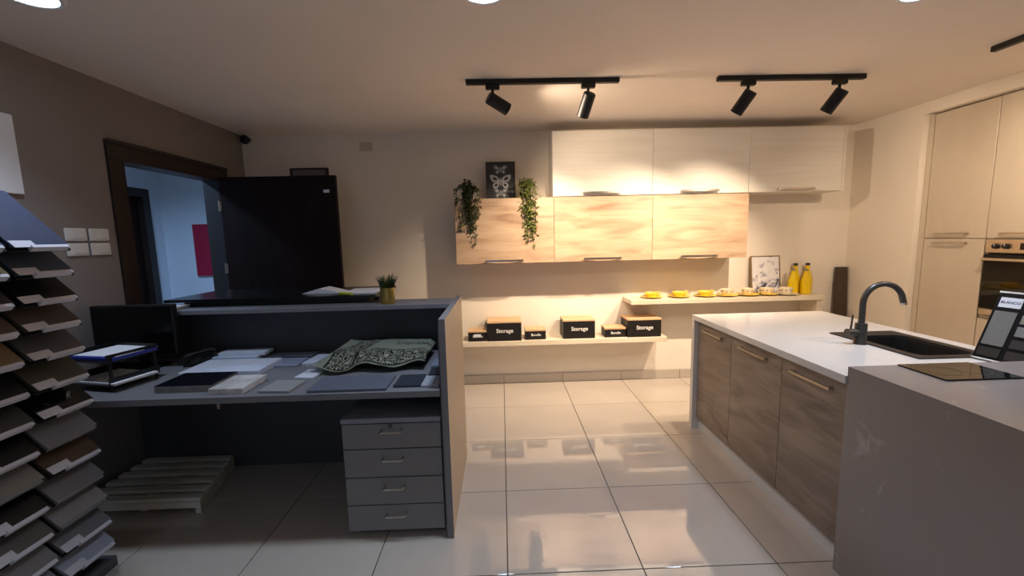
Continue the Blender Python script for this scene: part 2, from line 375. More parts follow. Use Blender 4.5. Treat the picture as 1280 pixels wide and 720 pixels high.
# storage boxes
M_box = mat('black_storage_board', (24, 20, 20), .5, var=.1, scale=20)
M_print = mat('white_print', (235, 232, 226), .6)
def storage_box(x0, x1, y0, h, d, word, label, group, ts):
    W = x1-x0
    t = thing('storage_box', label, 'box', (x0+W/2, y0, .499), group=group)
    MB().box(-W/2, W/2, 0, d, 0, h-.018, bev=.002).obj('body', M_box, t)
    MB().box(-W/2-.002, W/2+.002, -.002, d+.002, h-.018, h, bev=.002).obj('lid', M_lid, t)
    text('lettering', word, ts, M_print, t, (.004, -.001, (h-.018)*.56), (PI/2, 0, 0), bold=ts*.012)
    return t
G = 'black storage boxes on the low shelf'
t = storage_box(-.335, -.165, 3.80, .105, .16, 'Bundle', 'small black lidded box with a white sticker, beside the desk end of the low shelf', G, .034)
MB().box(-.03, .035, -.002, -.0005, .045, .07).obj('sticker', M_paper, t)
storage_box(-.155, .168, 3.79, .19, .22, 'Storage', 'large black storage box between two small boxes on the low shelf', G, .052)
storage_box(.205, .40, 3.81, .10, .15, 'Bundle', 'small black lidded box standing between two large storage boxes, touching neither', G, .034)
storage_box(.565, .868, 3.80, .185, .2, 'Storage', 'large black storage box standing alone in the middle of the low shelf', G, .052)
storage_box(.965, 1.165, 3.81, .095, .15, 'Bundle', 'small black lidded box pushed against the large box under the wall counter', G, .034)
storage_box(1.175, 1.498, 3.79, .18, .22, 'Storage', 'large black storage box at the shelf end under the wall counter', G, .052)

# cups, saucers
def saucer(x, y, M, label, group):
    tag(MB().lathe([(0, .004), (.035, .004), (.094, .014), (.1, .018), (.096, .02), (.045, .008), (0, .008)]).obj('saucer', M, None, (x, y, .856), smooth=True), label, 'saucer', group)
def cup(x, y, M, label, group, low=False, side=-1):
    t = thing('cup', label, 'cup', (x, y, .866), group=group)
    if low: pr = [(0, 0), (.034, 0), (.054, .018), (.066, .042), (.063, .042), (.05, .02), (.03, .004), (0, .004)]
    else: pr = [(0, 0), (.032, 0), (.048, .012), (.056, .04), (.060, .06), (.057, .06), (.052, .04), (.043, .014), (0, .005)]
    MB().lathe(pr).obj('bowl', M, t, smooth=True)
    MB().tube([(side*.052, 0, .047), (side*.074, 0, .050), (side*.083, 0, .036), (side*.074, 0, .021), (side*.049, 0, .016)], .0045, 8).obj('handle', M, t, smooth=True)
    if M is M_cream:
        for k in range(9):
            a = 2*PI*k/9
            MB().lathe([(0, -.002), (.006, -.002), (.006, .002), (0, .002)], n=8).obj('painted_flower', mat('brown_flower', (112, 70, 52), .4), t, (.0555*math.cos(a), .0555*math.sin(a), .038), (PI/2, 0, a+PI/2))
for x, y, wh in ((1.44, 3.90, 'at the free end of the wall counter'), (1.71, 3.90, 'in the middle of the three yellow ones'), (1.965, 3.90, 'next to the flowered cream cups')):
    saucer(x, y, M_yellow, 'plain yellow saucer under a yellow cup '+wh, 'yellow saucers on the wall counter')
    cup(x, y, M_yellow, 'plain low yellow cup '+wh, 'yellow cups on the wall counter', True, 1)
for x, y, wh in ((2.17, 3.885, 'next to the plain yellow cups'), (2.375, 3.89, 'beside the edge of the framed print'), (2.565, 3.89, 'right in front of the framed print'), (2.735, 3.865, '')):
    saucer(x, y, M_yellow if x < 2.7 else M_cream, 'yellow saucer under the flowered cup '+wh if x < 2.7 else 'cream saucer next to the yellow bottles', 'saucers under the cream cups')
    cup(x, y, M_cream, 'flowered cream cup on a yellow saucer '+wh if x < 2.7 else 'flowered cream cup next to the yellow bottles', 'flowered cream cups')

# bottles
def bottle(x, y, h, capM, label):
    t = thing('bottle', label, 'bottle', (x, y, .856), group='yellow bottles on the wall counter')
    k = h/.28
    MB().lathe([(0, 0), (.04, 0), (.046, .006), (.047, .11*k), (.04, .16*k), (.024, .21*k), (.018, .245*k), (.018, .265*k), (0, .265*k)]).obj('body', M_juice, t, smooth=True)
    MB().lathe([(0, .262*k), (.02, .262*k), (.02, .282*k), (.017, .285*k), (0, .285*k)]).obj('cap', capM, t, smooth=True)
M_wire = mat('swing_top_grey', (150, 142, 128), .4, .5)
bottle(2.835, 3.915, .245, M_wire, 'shorter grey-topped yellow bottle beside the framed print')
bottle(2.905, 3.985, .29, M_darkmetal, 'taller dark-capped yellow bottle behind, beside the framed print')
bottle(2.95, 3.90, .24, M_wire, 'shorter grey-topped yellow bottle toward the right wall')
bottle(3.02, 3.975, .29, M_darkmetal, 'taller dark-capped yellow bottle toward the right wall')

# framed abstract print leaning on the back wall
def ab_mat():
    M = bpy.data.materials.new('abstract_print'); M.use_nodes = True; nt = M.node_tree; b = nt.nodes['Principled BSDF']; b.inputs['Roughness'].default_value = .3
    tc = nt.nodes.new('ShaderNodeTexCoord'); n = nt.nodes.new('ShaderNodeTexNoise'); n.inputs['Scale'].default_value = 14; n.inputs['Detail'].default_value = 3; n.inputs['Distortion'].default_value = 1
    sx = nt.nodes.new('ShaderNodeSeparateXYZ'); nt.links.new(tc.outputs['Generated'], sx.inputs[0])
    nt.links.new(tc.outputs['Object'], n.inputs['Vector'])
    a = nt.nodes.new('ShaderNodeMath'); a.operation = 'MULTIPLY_ADD'; a.inputs[1].default_value = .22; nt.links.new(sx.outputs['Z'], a.inputs[0]); nt.links.new(n.outputs['Fac'], a.inputs[2])
    r = nt.nodes.new('ShaderNodeValToRGB'); e = r.color_ramp.elements
    e[0].position = .42; e[0].color = lin((50, 52, 66)); e[1].position = .62; e[1].color = lin((226, 222, 222)); k = e.new(.5); k.color = lin((160, 158, 172))
    nt.links.new(a.outputs[0], r.inputs[0]); nt.links.new(r.outputs[0], b.inputs['Base Color']); return M
def picture(name, label, loc, W, H, tilt, fM, pM):
    t = thing(name, label, 'picture', loc, (-tilt, 0, 0))
    f = MB(); e = .008
    f.box(-W/2, -W/2+e, -.018, 0, 0, H); f.box(W/2-e, W/2, -.018, 0, 0, H); f.box(-W/2+e, W/2-e, -.018, 0, 0, e); f.box(-W/2+e, W/2-e, -.018, 0, H-e, H)
    f.obj('frame', fM, t)
    MB().box(-W/2+e, W/2-e, -.012, -.002, e, H-e).obj('print', pM, t)
    return t
picture('framed_print', 'framed grey abstract print leaning on the wall behind the cups', (2.60, 3.965, .857), .29, .375, .12, mat('thin_brass_frame', (150, 122, 82), .4, .4), ab_mat())
M_chalk = mat('dark_slate_print', (46, 48, 52), .5, var=.06, scale=8)
pic = picture('butterfly_picture', 'dark framed picture of three white butterflies on the oak cabinet', (.008, 3.93, 1.819), .275, .355, .12, mat('dark_wood_frame', (60, 44, 36), .4), M_chalk)
M_wing = mat('pale_wing_print', (186, 190, 192), .6, var=.3, scale=90)
M_wing2 = mat('grey_wing_print', (112, 116, 120), .6, var=.3, scale=60)
def wing(s, k, M, cz):
    up = [(.004, .004), (.02, .03), (.05, .042), (.068, .040), (.066, .018), (.05, -.004), (.02, -.008), (.004, -.004)]
    lo = [(.004, -.004), (.025, -.008), (.045, -.012), (.052, -.032), (.04, -.05), (.022, -.046), (.010, -.024)]
    for nm, P in (('upper_wing', up), ('lower_wing', lo)):
        b = MB(); b.prism([(s*x*k, cz+z*k) for x, z in P], 1, -.0135, -.0122); o = b.obj(nm, M, pic)
        c = [sum(p[i] for p in P)/len(P) for i in (0, 1)]
        MB().prism([(s*(c[0]+(x-c[0])*.45)*k, cz+(c[1]+(z-c[1])*.45)*k) for x, z in P], 1, -.0140, -.0136).obj('wing_patch', M_chalk if M is M_wing else M_wing, o)
for k, cz, M in ((.95, .285, M_wing2), (1.45, .175, M_wing), (1.0, .07, M_wing2)):
    for s in (-1, 1): wing(s, k, M, cz)
    MB().box(-.003*k, .003*k, -.0145, -.0122, cz-.03*k, cz+.02*k).obj('insect_body', M_wing, pic)

# trailing plants on the oak cabinet
def leaf_verts(bm, p, d, L, W, up):
    d = d.normalized(); s = d.cross(up)
    if s.length < 1e-3: s = d.cross(Vector((1, 0, 0)))
    s.normalize(); n = s.cross(d)
    a = bm.verts.new(p); b = bm.verts.new(p+d*L*.45+s*W/2+n*W*.12); c = bm.verts.new(p+d*L); e = bm.verts.new(p+d*L*.45-s*W/2+n*W*.12)
    f = bm.verts.new(p+d*L*.5-n*W*.06)
    bm.faces.new((a, b, f)); bm.faces.new((b, c, f)); bm.faces.new((c, e, f)); bm.faces.new((e, a, f))
def trailing(loc, ML, label, seed, lean, longest, spread=1):
    rd = random.Random(seed)
    t = thing('trailing_plant', label, 'plant', loc, group='trailing plants on the oak cabinet')
    MB().lathe([(0, 0), (.045, 0), (.055, .07), (.05, .07), (.042, .01), (0, .01)], n=20).obj('pot', M_blackpl, t, (0, .06, 0), smooth=True)
    st, lv = MB(), MB()
    for k in range(26):
        x0 = rd.gauss(0, .045*spread); top = .09+rd.random()*.09
        drop = rd.random()**1.2
        xe = lean*drop+rd.gauss(0, .05*spread)*(1-.75*drop)+x0*.5
        yo = -.085-rd.random()*.03
        P = [(x0*.3, .06, .06), (x0*.8, .01, top), (x0+.3*xe, yo*.9, top*.55), (x0*.6+.6*xe, yo-.01, -.04-.12*drop)]
        if k < 19: P.append((xe, yo, -.10-longest*drop))
        # smooth the polyline
        Q = []
        for i in range(len(P)-1):
            for u in range(6):
                a, b = Vector(P[i]), Vector(P[i+1]); Q.append(a.lerp(b, u/6))
        Q.append(Vector(P[-1]))
        st.tube(Q, .0018, 5)
        for i, q in enumerate(Q):
            if i < 3: continue
            for r_ in range(1 if i % 2 else 2):
                d = Vector((rd.uniform(-1, 1), rd.uniform(-1, .3), rd.uniform(-1, .5)))
                leaf_verts(lv.bm, q+Vector((rd.uniform(-.008, .008), rd.uniform(-.006, .006), 0)), d, rd.uniform(.030, .042), rd.uniform(.016, .022), Vector((0, -.5, 1)))
    st.obj('stems', mat('plant_stem', (70, 64, 36), .6), t)
    o = lv.obj('leaves', ML, t); o['kind'] = 'stuff'
trailing((-.300, 3.82, 1.819), M_leaf, 'dark green trailing plant by the outer end of the oak cabinet', 3, .03, .30, .85)
trailing((.235, 3.82, 1.819), M_leaf2, 'brighter green trailing plant between the butterfly picture and the white cabinet', 5, .05, .31, .8)

# small things on the back wall
M_outlet = mat('aged_white_plastic', (196, 186, 168), .5)
pl = thing('wall_outlet', 'small white socket plate high on the back wall', 'socket', (-1.25, YB, 2.348))
MB().box(-.06, .06, -.01, 0, -.04, .04, bev=.004).obj('plate', M_outlet, pl); MB().box(-.03, .03, -.013, -.009, -.026, .026, bev=.003).obj('cover', M_outlet, pl); MB().box(-.003, .003, -.0145, -.012, -.012, .012).obj('slot', M_steel, pl)
cc = thing('security_camera', 'small black security camera in the upper corner beside the doorway', 'camera', (-2.335, YB, 2.43))
MB().cyl((0, 0, 0), (0, -.03, 0), .022).obj('mount', M_black, cc); MB().lathe([(0, -.04), (.02, -.036), (.036, -.02), (.04, 0), (.036, .02), (.02, .036), (0, .04)]).obj('dome', M_blackpl, cc, (0, -.06, -.012), smooth=True)
MB().cyl((0, -.094, -.02), (0, -.104, -.022), .014).obj('lens', M_glassblk, cc)
ff = thing('wall_frame', 'brown framed panel on the back wall, mostly hidden by the open door', 'picture frame', (-1.79, YB, 1.85))
b = MB(); b.box(-.175, -.155, -.03, 0, -.31, .31); b.box(.155, .175, -.03, 0, -.31, .31); b.box(-.155, .155, -.03, 0, .295, .31); b.box(-.155, .155, -.03, 0, -.31, -.29); b.obj('frame', M_frame, ff)
MB().box(-.155, .155, -.015, -.002, -.29, .295).obj('panel', mat('grey_panel', (120, 114, 112), .5, var=.05), ff)
wd = MB(); wd.prism([(-.065, 0), (.065, 0), (.052, 1.1), (-.052, 1.1)], 1, -.03, 0)
tag(wd.obj('wood_plank', mat('dark_walnut', (66, 54, 44), .5, var=.15, scale=9), None, (3.375, 3.955, .002), (-.05, 0, 0)), 'dark wooden plank leaning upright in the corner beyond the island', 'plank')

# switches on the left wall
for i, (y0, z0) in enumerate(((2.335, 1.505), (2.47, 1.505), (2.335, 1.42), (2.47, 1.42))):
    lab = ['blank white switch plate, upper one toward the sample rack', 'white switch plate with one rocker, upper one next to the doorway', 'white switch plate, lower one toward the sample rack', 'white switch plate, lower one next to the doorway'][i]
    s = thing('light_switch', lab, 'switch', (XL, y0+.06, z0+.036), group='switch plates by the doorway')
    MB().box(0, .011, -.06, .06, -.036, .036, bev=.004).obj('plate', M_white, s)
    MB().box(.010, .015, -.025, .045, -.024, .024, bev=.003).obj('rocker', M_white, s)
tag(MB().box(0, .02, -.55, 0, 0, .385, bev=.004).obj('wall_board', M_paper, None, (XL, 2.165, 1.737)), 'blank white board fixed high on the taupe wall', 'board')

# ------------------------------------------------------------------ tall cabinets and oven
TX = XR+.055
def tall_cab(y0, y1, parts, label, oven=False):
    t = thing('tall_cabinet', label, 'cabinet', (TX, y0, 0)); Wd = y1-y0
    c = MB(); c.box(.02, .58, 0, .018, 0, NZ-.02); c.box(.02, .58, Wd-.018, Wd, 0, NZ-.02); c.box(.02, .58, .018, Wd-.018, NZ-.038, NZ-.02); c.box(.56, .58, .018, Wd-.018, .0, NZ-.038); c.box(.02, .56, .018, Wd-.018, .08, .1); c.box(.02, .56, .018, Wd-.018, 1.372, 1.39)
    if oven: c.box(.02, .56, .018, Wd-.018, .80, .82)
    c.obj('carcass', M_tallw, t)
    MB().box(.04, .058, .018, Wd-.018, 0, .08).obj('toe_kick', M_tallw, t)
    for z0, z1, hz, hy in parts:
        d = MB().box(0, .019, .0015, Wd-.0015, z0, z1, bev=.0012).obj('door', M_tallw, t)
        if hz: bow_handle(d, hy, .24, hz, 0, axis=1)
tall_cab(2.905, 3.34, [(1.383, NZ-.012, 1.418, .23), (.1, 1.378, 1.348, .23)], 'tall cream cabinet beside the oven, between it and the corner')
tall_cab(2.305, 2.902, [(1.383, NZ-.012, 1.416, .39), (.1, .80, .76, .3)], 'tall cream cabinet housing the built-in oven', True)
tag(MB().box(0, .5, 0, .04, 0, NZ-.012).obj('filler_panel', M_tallw, None, (TX-.004, 3.342, 0)), 'narrow cream filler strip between wall and tall cabinet', 'panel')
ov = thing('built_in_oven', 'steel built-in oven with black glass door in the tall cabinet', 'oven', (TX, 2.325, .83))
M_steelw = mat('oven_steel', (206, 190, 166), .3, .85, var=.04, scale=20)
MB().box(.005, .5, .0, .557, 0, .545).obj('body', M_black, ov)
MB().box(-.018, .005, -.003, .56, .45, .545, bev=.003).obj('control_panel', M_steelw, ov)
for y in (.49, .43, .12, .06):
    k = MB().cyl((-.018, y, .497), (-.04, y, .497), .019, .017, 24).obj('knob', M_blackpl, ov, smooth=True)
    MB().box(-.042, -.0395, y-.002, y+.002, .5, .513).obj('pointer', M_white, k)
MB().box(-.0185, -.0175, .2, .36, .475, .52).obj('clock_display', M_glassblk, ov)
od = MB().box(-.02, .004, -.003, .56, .05, .44, bev=.003).obj('oven_door', M_glassblk, ov)
MB().box(-.03, -.02, .0, .557, .39, .435, bev=.002).obj('door_trim', M_black, od)
MB().tube([(-.05, .01, .405), (-.055, .28, .405), (-.05, .547, .405)], .011, 12).cyl((-.02, .04, .405), (-.05, .04, .405), .008).cyl((-.02, .517, .405), (-.05, .517, .405), .008).obj('door_handle', M_steelw, od, smooth=True)
MB().box(-.018, .004, -.003, .56, .0, .047, bev=.003).obj('lower_trim', M_steelw, ov)

# ------------------------------------------------------------------ island
DX = 1.43
for i, (y0, y1) in enumerate(((1.60, 2.016), (2.016, 2.482), (2.482, 2.915))):
    lab = ['island cabinet with brown oak door next to the grey stone block', 'middle island cabinet with brown oak door under the sink tap', 'island cabinet with brown oak door next to the white end slab'][i]
    t = thing('island_cabinet', lab, 'cabinet', (DX, y0, 0), group='brown oak island cabinets'); Wd = y1-y0
    c = MB(); c.box(.02, .6, 0, .016, .09, .66); c.box(.02, .6, Wd-.016, Wd, .09, .66); c.box(.02, .6, .016, Wd-.016, .09, .106); c.box(.584, .6, .016, Wd-.016, .106, .66)
    c.box(.02, .04, 0, Wd, .66, .834)
    c.obj('carcass', M_brown, t)
    MB().box(.022, .04, 0, Wd, 0, .09).obj('toe_kick', M_quartz, t)
    d = MB().box(0, .019, .0015, Wd-.0015, .095, .826, bev=.0012).obj('door', M_brown, t)
    bow_handle(d, (y0+y1)/2-y0+.05*(i-1)*0, .25, .78, 0, axis=1)
wt = thing('island_worktop', 'white polished stone worktop with waterfall end, cut out for the sink', 'worktop', (1.40, 1.597, 0))
SX0, SX1, SY0, SY1 = 1.905-1.40, 2.258-1.40, 1.785-1.597, 2.285-1.597
MB().ring((0, .97, 0, 1.363), (SX0, SX1, SY0, SY1), .836, .87).obj('top_slab', M_quartz, wt)
MB().box(0, .97, 1.325, 1.363, 0, .836).obj('waterfall_end', M_quartz, wt)
MB().box(.93, .97, 0, 1.325, 0, .836).obj('back_panel', M_quartz, wt)
# sink
sk = thing('kitchen_sink', 'black composite sink with rounded bowl set into the white worktop', 'sink', (1.40, 1.597, .87))
def rrect(x0, x1, y0, y1, r, n=6):
    P = []
    for cx_, cy_, a0 in ((x1-r, y1-r, 0), (x0+r, y1-r, 90), (x0+r, y0+r, 180), (x1-r, y0+r, 270)):
        for k in range(n+1):
            a = math.radians(a0+90*k/n); P.append((cx_+r*math.cos(a), cy_+r*math.sin(a)))
    return P
def loft(loops):
    b = MB(); V = [[b.bm.verts.new((x, y, z)) for x, y in P] for P, z in loops]
    n = len(V[0])
    for A, B in zip(V, V[1:]):
        for k in range(n): b.bm.faces.new((A[k], A[(k+1) % n], B[(k+1) % n], B[k]))
    b.bm.faces.new(V[-1]); return b
ex = .012
loft([(rrect(SX0-ex, SX1+ex, SY0-ex, SY1+ex, .012), .0005), (rrect(SX0-ex, SX1+ex, SY0-ex, SY1+ex, .012), .005), (rrect(SX0+.035, SX1-.035, SY0+.03, SY1-.085, .05), .005),
      (rrect(SX0+.037, SX1-.037, SY0+.032, SY1-.087, .05), -.01), (rrect(SX0+.045, SX1-.045, SY0+.04, SY1-.095, .05), -.17), (rrect(SX0+.075, SX1-.075, SY0+.07, SY1-.125, .03), -.185)]).obj('bowl', M_sink, sk)
MB().lathe([(0, -.18), (.035, -.18), (.04, -.184), (0, -.184)], c=((SX0+SX1)/2, (SY0+SY1)/2-.03, 0)).obj('drain', M_steel, sk, smooth=True)
# tap
fa = thing('kitchen_tap', 'dark grey gooseneck kitchen tap with side lever', 'tap', (1.868, 2.058, .870))
MB().lathe([(0, 0), (.029, 0), (.029, .004), (.027, .008), (.027, .105), (.024, .112), (0, .112)]).obj('body', M_darkmetal, fa, smooth=True)
P = [(0, 0, .10), (0, 0, .22)]
for k in range(1, 15):
    a = PI*k/14*.94; P.append((.10-.10*math.cos(a), -.01*k/14, .22+.095*math.sin(a)))
P.append((P[-1][0]+.006, P[-1][1], P[-1][2]-.02))
MB().tube(P, .0145, 16).obj('spout', M_darkmetal, fa, smooth=True)
q = P[-1]; MB().cyl(q, (q[0]+.004, q[1], q[2]-.012), .0155).obj('aerator', M_steel, fa)
lv = MB().cyl((-.02, 0, .062), (-.072, .0, .062), .021).obj('lever_hub', M_darkmetal, fa, smooth=True)
MB().cyl((-.055, 0, .075), (-.048, 0, .155), .0045).obj('lever', M_darkmetal, lv)

# grey block
def vein():
    M = bpy.data.materials.new('grey_quartz'); M.use_nodes = True; nt = M.node_tree; b = nt.nodes['Principled BSDF']; b.inputs['Roughness'].default_value = .22
    tc = nt.nodes.new('ShaderNodeTexCoord')
    n1 = nt.nodes.new('ShaderNodeTexNoise'); n1.inputs['Scale'].default_value = 2.2; n1.inputs['Detail'].default_value = 5; n1.inputs['Distortion'].default_value = .6; nt.links.new(tc.outputs['Object'], n1.inputs['Vector'])
    # veins: thin band of one noise, masked by another
    sb = nt.nodes.new('ShaderNodeMath'); sb.operation = 'SUBTRACT'; sb.inputs[1].default_value = .5; nt.links.new(n1.outputs['Fac'], sb.inputs[0])
    ab = nt.nodes.new('ShaderNodeMath'); ab.operation = 'ABSOLUTE'; nt.links.new(sb.outputs[0], ab.inputs[0])
    mr = nt.nodes.new('ShaderNodeMapRange'); mr.inputs['From Min'].default_value = 0; mr.inputs['From Max'].default_value = .012; mr.inputs['To Min'].default_value = 1; mr.inputs['To Max'].default_value = 0; nt.links.new(ab.outputs[0], mr.inputs['Value'])
    n2 = nt.nodes.new('ShaderNodeTexNoise'); n2.inputs['Scale'].default_value = 4.3; n2.inputs['Detail'].default_value = 3; nt.links.new(tc.outputs['Object'], n2.inputs['Vector'])
    m2 = nt.nodes.new('ShaderNodeMapRange'); m2.inputs['From Min'].default_value = .56; m2.inputs['From Max'].default_value = .68; m2.inputs['To Max'].default_value = .35; nt.links.new(n2.outputs['Fac'], m2.inputs['Value'])
    mu = nt.nodes.new('ShaderNodeMath'); mu.operation = 'MULTIPLY'; nt.links.new(mr.outputs[0], mu.inputs[0]); nt.links.new(m2.outputs[0], mu.inputs[1])
    mx = nt.nodes.new('ShaderNodeMix'); mx.data_type = 'RGBA'; mx.inputs[6].default_value = lin((142, 134, 130)); mx.inputs[7].default_value = lin((205, 200, 196)); nt.links.new(mu.outputs[0], mx.inputs[0]); nt.links.new(mx.outputs[2], b.inputs['Base Color'])
    return M
gb = thing('stone_counter_block', 'grey veined stone counter block standing against the white island', 'counter', (1.408, .45, 0))
M_gq = vein()
MB().prism([(0, 0), (.03, 0), (.03, .872), (1.07, .872), (1.07, 0), (1.1, 0), (1.1, .91), (0, .91)], 1, 0, 1.145).obj('waterfall_slab', M_gq, gb)
MB().box(.03, 1.07, .0, .03, 0, .8715).obj('end_slab', M_gq, gb); MB().box(.03, 1.07, 1.115, 1.145, 0, .8715).obj('end_slab', M_gq, gb)
hb = thing('glass_cooktop', 'black glass cooktop plate on the grey stone counter', 'cooktop', (1.605, 1.40, .91))
MB().box(0, .295, 0, .187, .0005, .006, bev=.0015).obj('glass', M_glassblk, hb)
for x in (.085, .2): MB().lathe([(.055, .0061), (.056, .0061), (.056, .0064), (.055, .0064)], c=(x, .095, 0), n=40).obj('zone_ring', mat('zone_print', (70, 66, 64), .4), hb)
# sample board
sb = thing('colour_sample_board', 'black slanted sample board with grey colour chips standing by the sink', 'display board', (2.135, 1.772, .8765), (math.radians(-22.5), 0, math.radians(-82.5)))
BH = .315
MB().box(0, .178, 0, .012, 0, BH, bev=.0015).obj('board', mat('black_board', (13, 13, 14), .6, var=.1, spec=.2), sb)
MB().box(-.001, .179, -.002, .014, BH, BH+.008, bev=.001).obj('top_edge', M_white, sb); MB().box(-.001, .179, -.004, .014, -.001, .006, bev=.001).obj('bottom_edge', M_white, sb)
lb = MB().box(.014, .088, -.002, 0, BH-.066, BH-.020).obj('brand_plate', M_paper, sb)
text('lettering', 'BLANCO', .0165, mat('navy_print', (30, 34, 96), .6), lb, (.051, -.0024, BH-.043), (PI/2, 0, 0), bold=.0002)
CH = [(.012, .088, .085, .245, (112, 112, 108)), (.106, .17, .030, .072, (70, 70, 70)), (.106, .17, .092, .132, (138, 132, 120)), (.106, .17, .145, .19, (120, 120, 118)), (.106, .17, .205, .245, (40, 38, 40)), (.106, .17, .258, .298, (34, 32, 32)), (.012, .088, .258, .298, (20, 20, 20))]
for i, (a, b_, c_, d_, col) in enumerate(CH): MB().box(a, b_, -.004, 0, BH-d_, BH-c_, bev=.001).obj('colour_chip', mat('chip_%d' % i, col, .5, var=.08, scale=120), sb)
MB().prism([(.012, .0), (.05, .0), (.012, .12)], 0, .07, .08).obj('stay', M_blackpl, sb)

# ------------------------------------------------------------------ reception desk
rdk = thing('reception_desk', 'grey reception desk with raised ledge and beige end panel', 'desk', (-2.385, 1.86, 0))
ox, oy = -2.385, 1.86
def rb(name, x0, x1, y0, y1, z0, z1, M, bev=.001): return MB().box(x0-ox, x1-ox, y0-oy, y1-oy, z0, z1, bev=bev).obj(name, M, rdk)
ep = rb('end_panel', -.300, -.272, 1.872, 2.665, 0, 1.098, M_deskpanel)
MB().box(-.301-ox, -.271-ox, 1.868-oy, 1.8725-oy, 0, 1.099).box(-.301-ox, -.271-ox, 1.868-oy, 2.666-oy, 1.098, 1.100).obj('edge_band', M_desk, ep)
rb('inner_face', -.308, -.300, 1.875, 2.62, 0, 1.06, M_deskdark)
rb('back_panel', -2.38, -.308, 2.62, 2.645, 0, 1.06, M_deskdark)
rb('desktop', -2.38, -.308, 1.855, 2.62, .735, .766, M_desk)
rb('ledge', -2.38, -.300, 2.42, 2.665, 1.06, 1.085, M_desk)
rb('slab_support', -1.93, -.83, 2.56, 2.665, 1.085, 1.118, M_black)
rb('front_cabinet', -2.05, -.80, 2.665, 2.98, 0, 1.118, M_deskdark)
rb('upper_slab', -2.07, -.785, 2.53, 3.03, 1.118, 1.136, mat('black_laminate', (22, 20, 20), .25, var=.05))
rb('cable_hook', -1.355, -1.342, 1.88, 1.9, .70, .735, M_steel)

# drawer pedestal
pd = thing('drawer_pedestal', 'grey four-drawer pedestal on castors under the desk', 'drawer unit', (-.552, 1.89, 0))
PW = .236
MB().box(-PW, PW, .02, .55, .035, .60, bev=.001).obj('body', M_ped, pd)
MB().box(-PW-.003, PW+.003, -.004, .552, .60, .625, bev=.002).obj('top', M_pedtop, pd)
zs = [.045, .168, .322, .476, .597]
zs = [.04, .178, .322, .468, .597]
for i in range(4):
    d = MB().box(-PW, PW, 0, .02, zs[i]+.0025, zs[i+1]-.0025, bev=.0012).obj('drawer', M_ped, pd)
    zc = zs[i+1]-(.036 if i == 3 else .05)
    h = MB(); h.tube([(-.045, 0, zc), (-.05, -.02, zc), (-.045, -.026, zc), (.045, -.026, zc), (.05, -.02, zc+.003), (.048, 0, zc+.005)], .0045, 8); h.obj('handle', M_steel, d, smooth=True)
    if i == 3:
        k = MB().cyl((-.004, 0, zc+.022), (-.004, -.006, zc+.022), .010).obj('lock', M_darkmetal, d, smooth=True)
for x in (-.19, .19):
    for y in (.06, .5): MB().cyl((x-.01, y, .018), (x+.01, y, .018), .018).box(x-.012, x+.012, y-.012, y+.012, .024, .036).obj('castor', M_blackpl, pd)

# ------------------------------------------------------------------ things on the desk
ZD = .766
def board(x, y, W, D, h, rz, rgb, label, z=ZD, rough=.3, var=.04, scale=12, name='sample_tile', cat='sample tile'):
    o = MB().box(-W/2, W/2, -D/2, D/2, 0, h, bev=.0015).obj(name, mat('%s_%d_%d_%d' % ((name,)+rgb), rgb, rough, var=var, scale=scale), None, (x, y, z), (0, 0, rz))
    return tag(o, label, cat, 'stone and board samples on the desk')
bt = thing('sample_tile', 'thick grey sample slab with a glossy black top near the desk edge', 'sample tile', (-1.54, 2.03, ZD), group='stone and board samples on the desk')
MB().box(-.135, .135, -.1, .1, 0, .032, bev=.0015).obj('core', mat('concrete_core', (120, 116, 112), .8, var=.15, scale=30), bt); MB().box(-.134, .134, -.099, .099, .0322, .036).obj('black_face', mat('black_gloss', (18, 20, 28), .2), bt)
board(-1.52, 2.27,   .42, .24, .03, .0, (206, 212, 226), 'big white sample slab lying flat on the desk', rough=.3)
board(-1.31, 1.985, .16, .20, .03, -.0, (196, 193, 190), 'pale marbled sample tile against the black tile', var=.3, scale=14)
board(-1.085, 1.96, .15, .15, .012, -.1, (150, 150, 150), 'plain pale grey sample tile toward the desk edge')
board(-1.03, 2.135, .10, .13, .012, -.12, (212, 216, 224), 'small white sample tile at the corner of the patterned cloth')
board(-.745, 1.965, .37, .19, .014, -.0, (96, 102, 116), 'wide slate grey sample slab in front of the patterned cloth')
board(-.47, 1.985, .13, .16, .012, -.0, (50, 54, 66), 'dark navy sample tile beside the slate grey slab')
board(-.36, 1.965, .085, .14, .012, 0, (150, 154, 164), 'speckled granite sample tile by the desk end panel', var=.5, scale=90)
board(-.355, 2.115, .08, .12, .012, 0, (52, 54, 62), 'narrow dark sample tile by the desk end panel')
board(-.36, 2.27, .09, .13, .012, 0, (128, 134, 150), 'pale blue-grey sample tile by the desk end panel')
board(-1.63, 2.51, .27, .12, .024, 0, (190, 202, 222), 'lower white sample slab of the pair behind the big white slab')
board(-1.60, 2.525, .28, .10, .02, .02, (206, 214, 226), 'upper white sample slab of the pair behind the big white slab', z=ZD+.0245)
board(-1.30, 2.52, .26, .10, .016, 0, (70, 66, 76), 'dark purplish sample slab at the back of the desk')
board(-1.27, 2.37, .18, .15, .012, .0, (134, 144, 164), 'blue-grey sample tile beside the big white slab')
board(-1.115, 2.40, .075, .18, .016, -.1, (196, 200, 218), 'narrow lilac white sample tile tucked beside the cloth')
board(-1.83, 2.545, .10, .11, .03, 0, (92, 84, 70), 'brown sample block beside the white slab pair')

bx_ = tag(MB().box(-.24, .24, -.16, .16, 0, .066, bev=.012, seg=3).obj('flat_case', M_blackpl, None, (-.70, 2.40, ZD)), 'flat black case under the patterned green cloth', 'case')
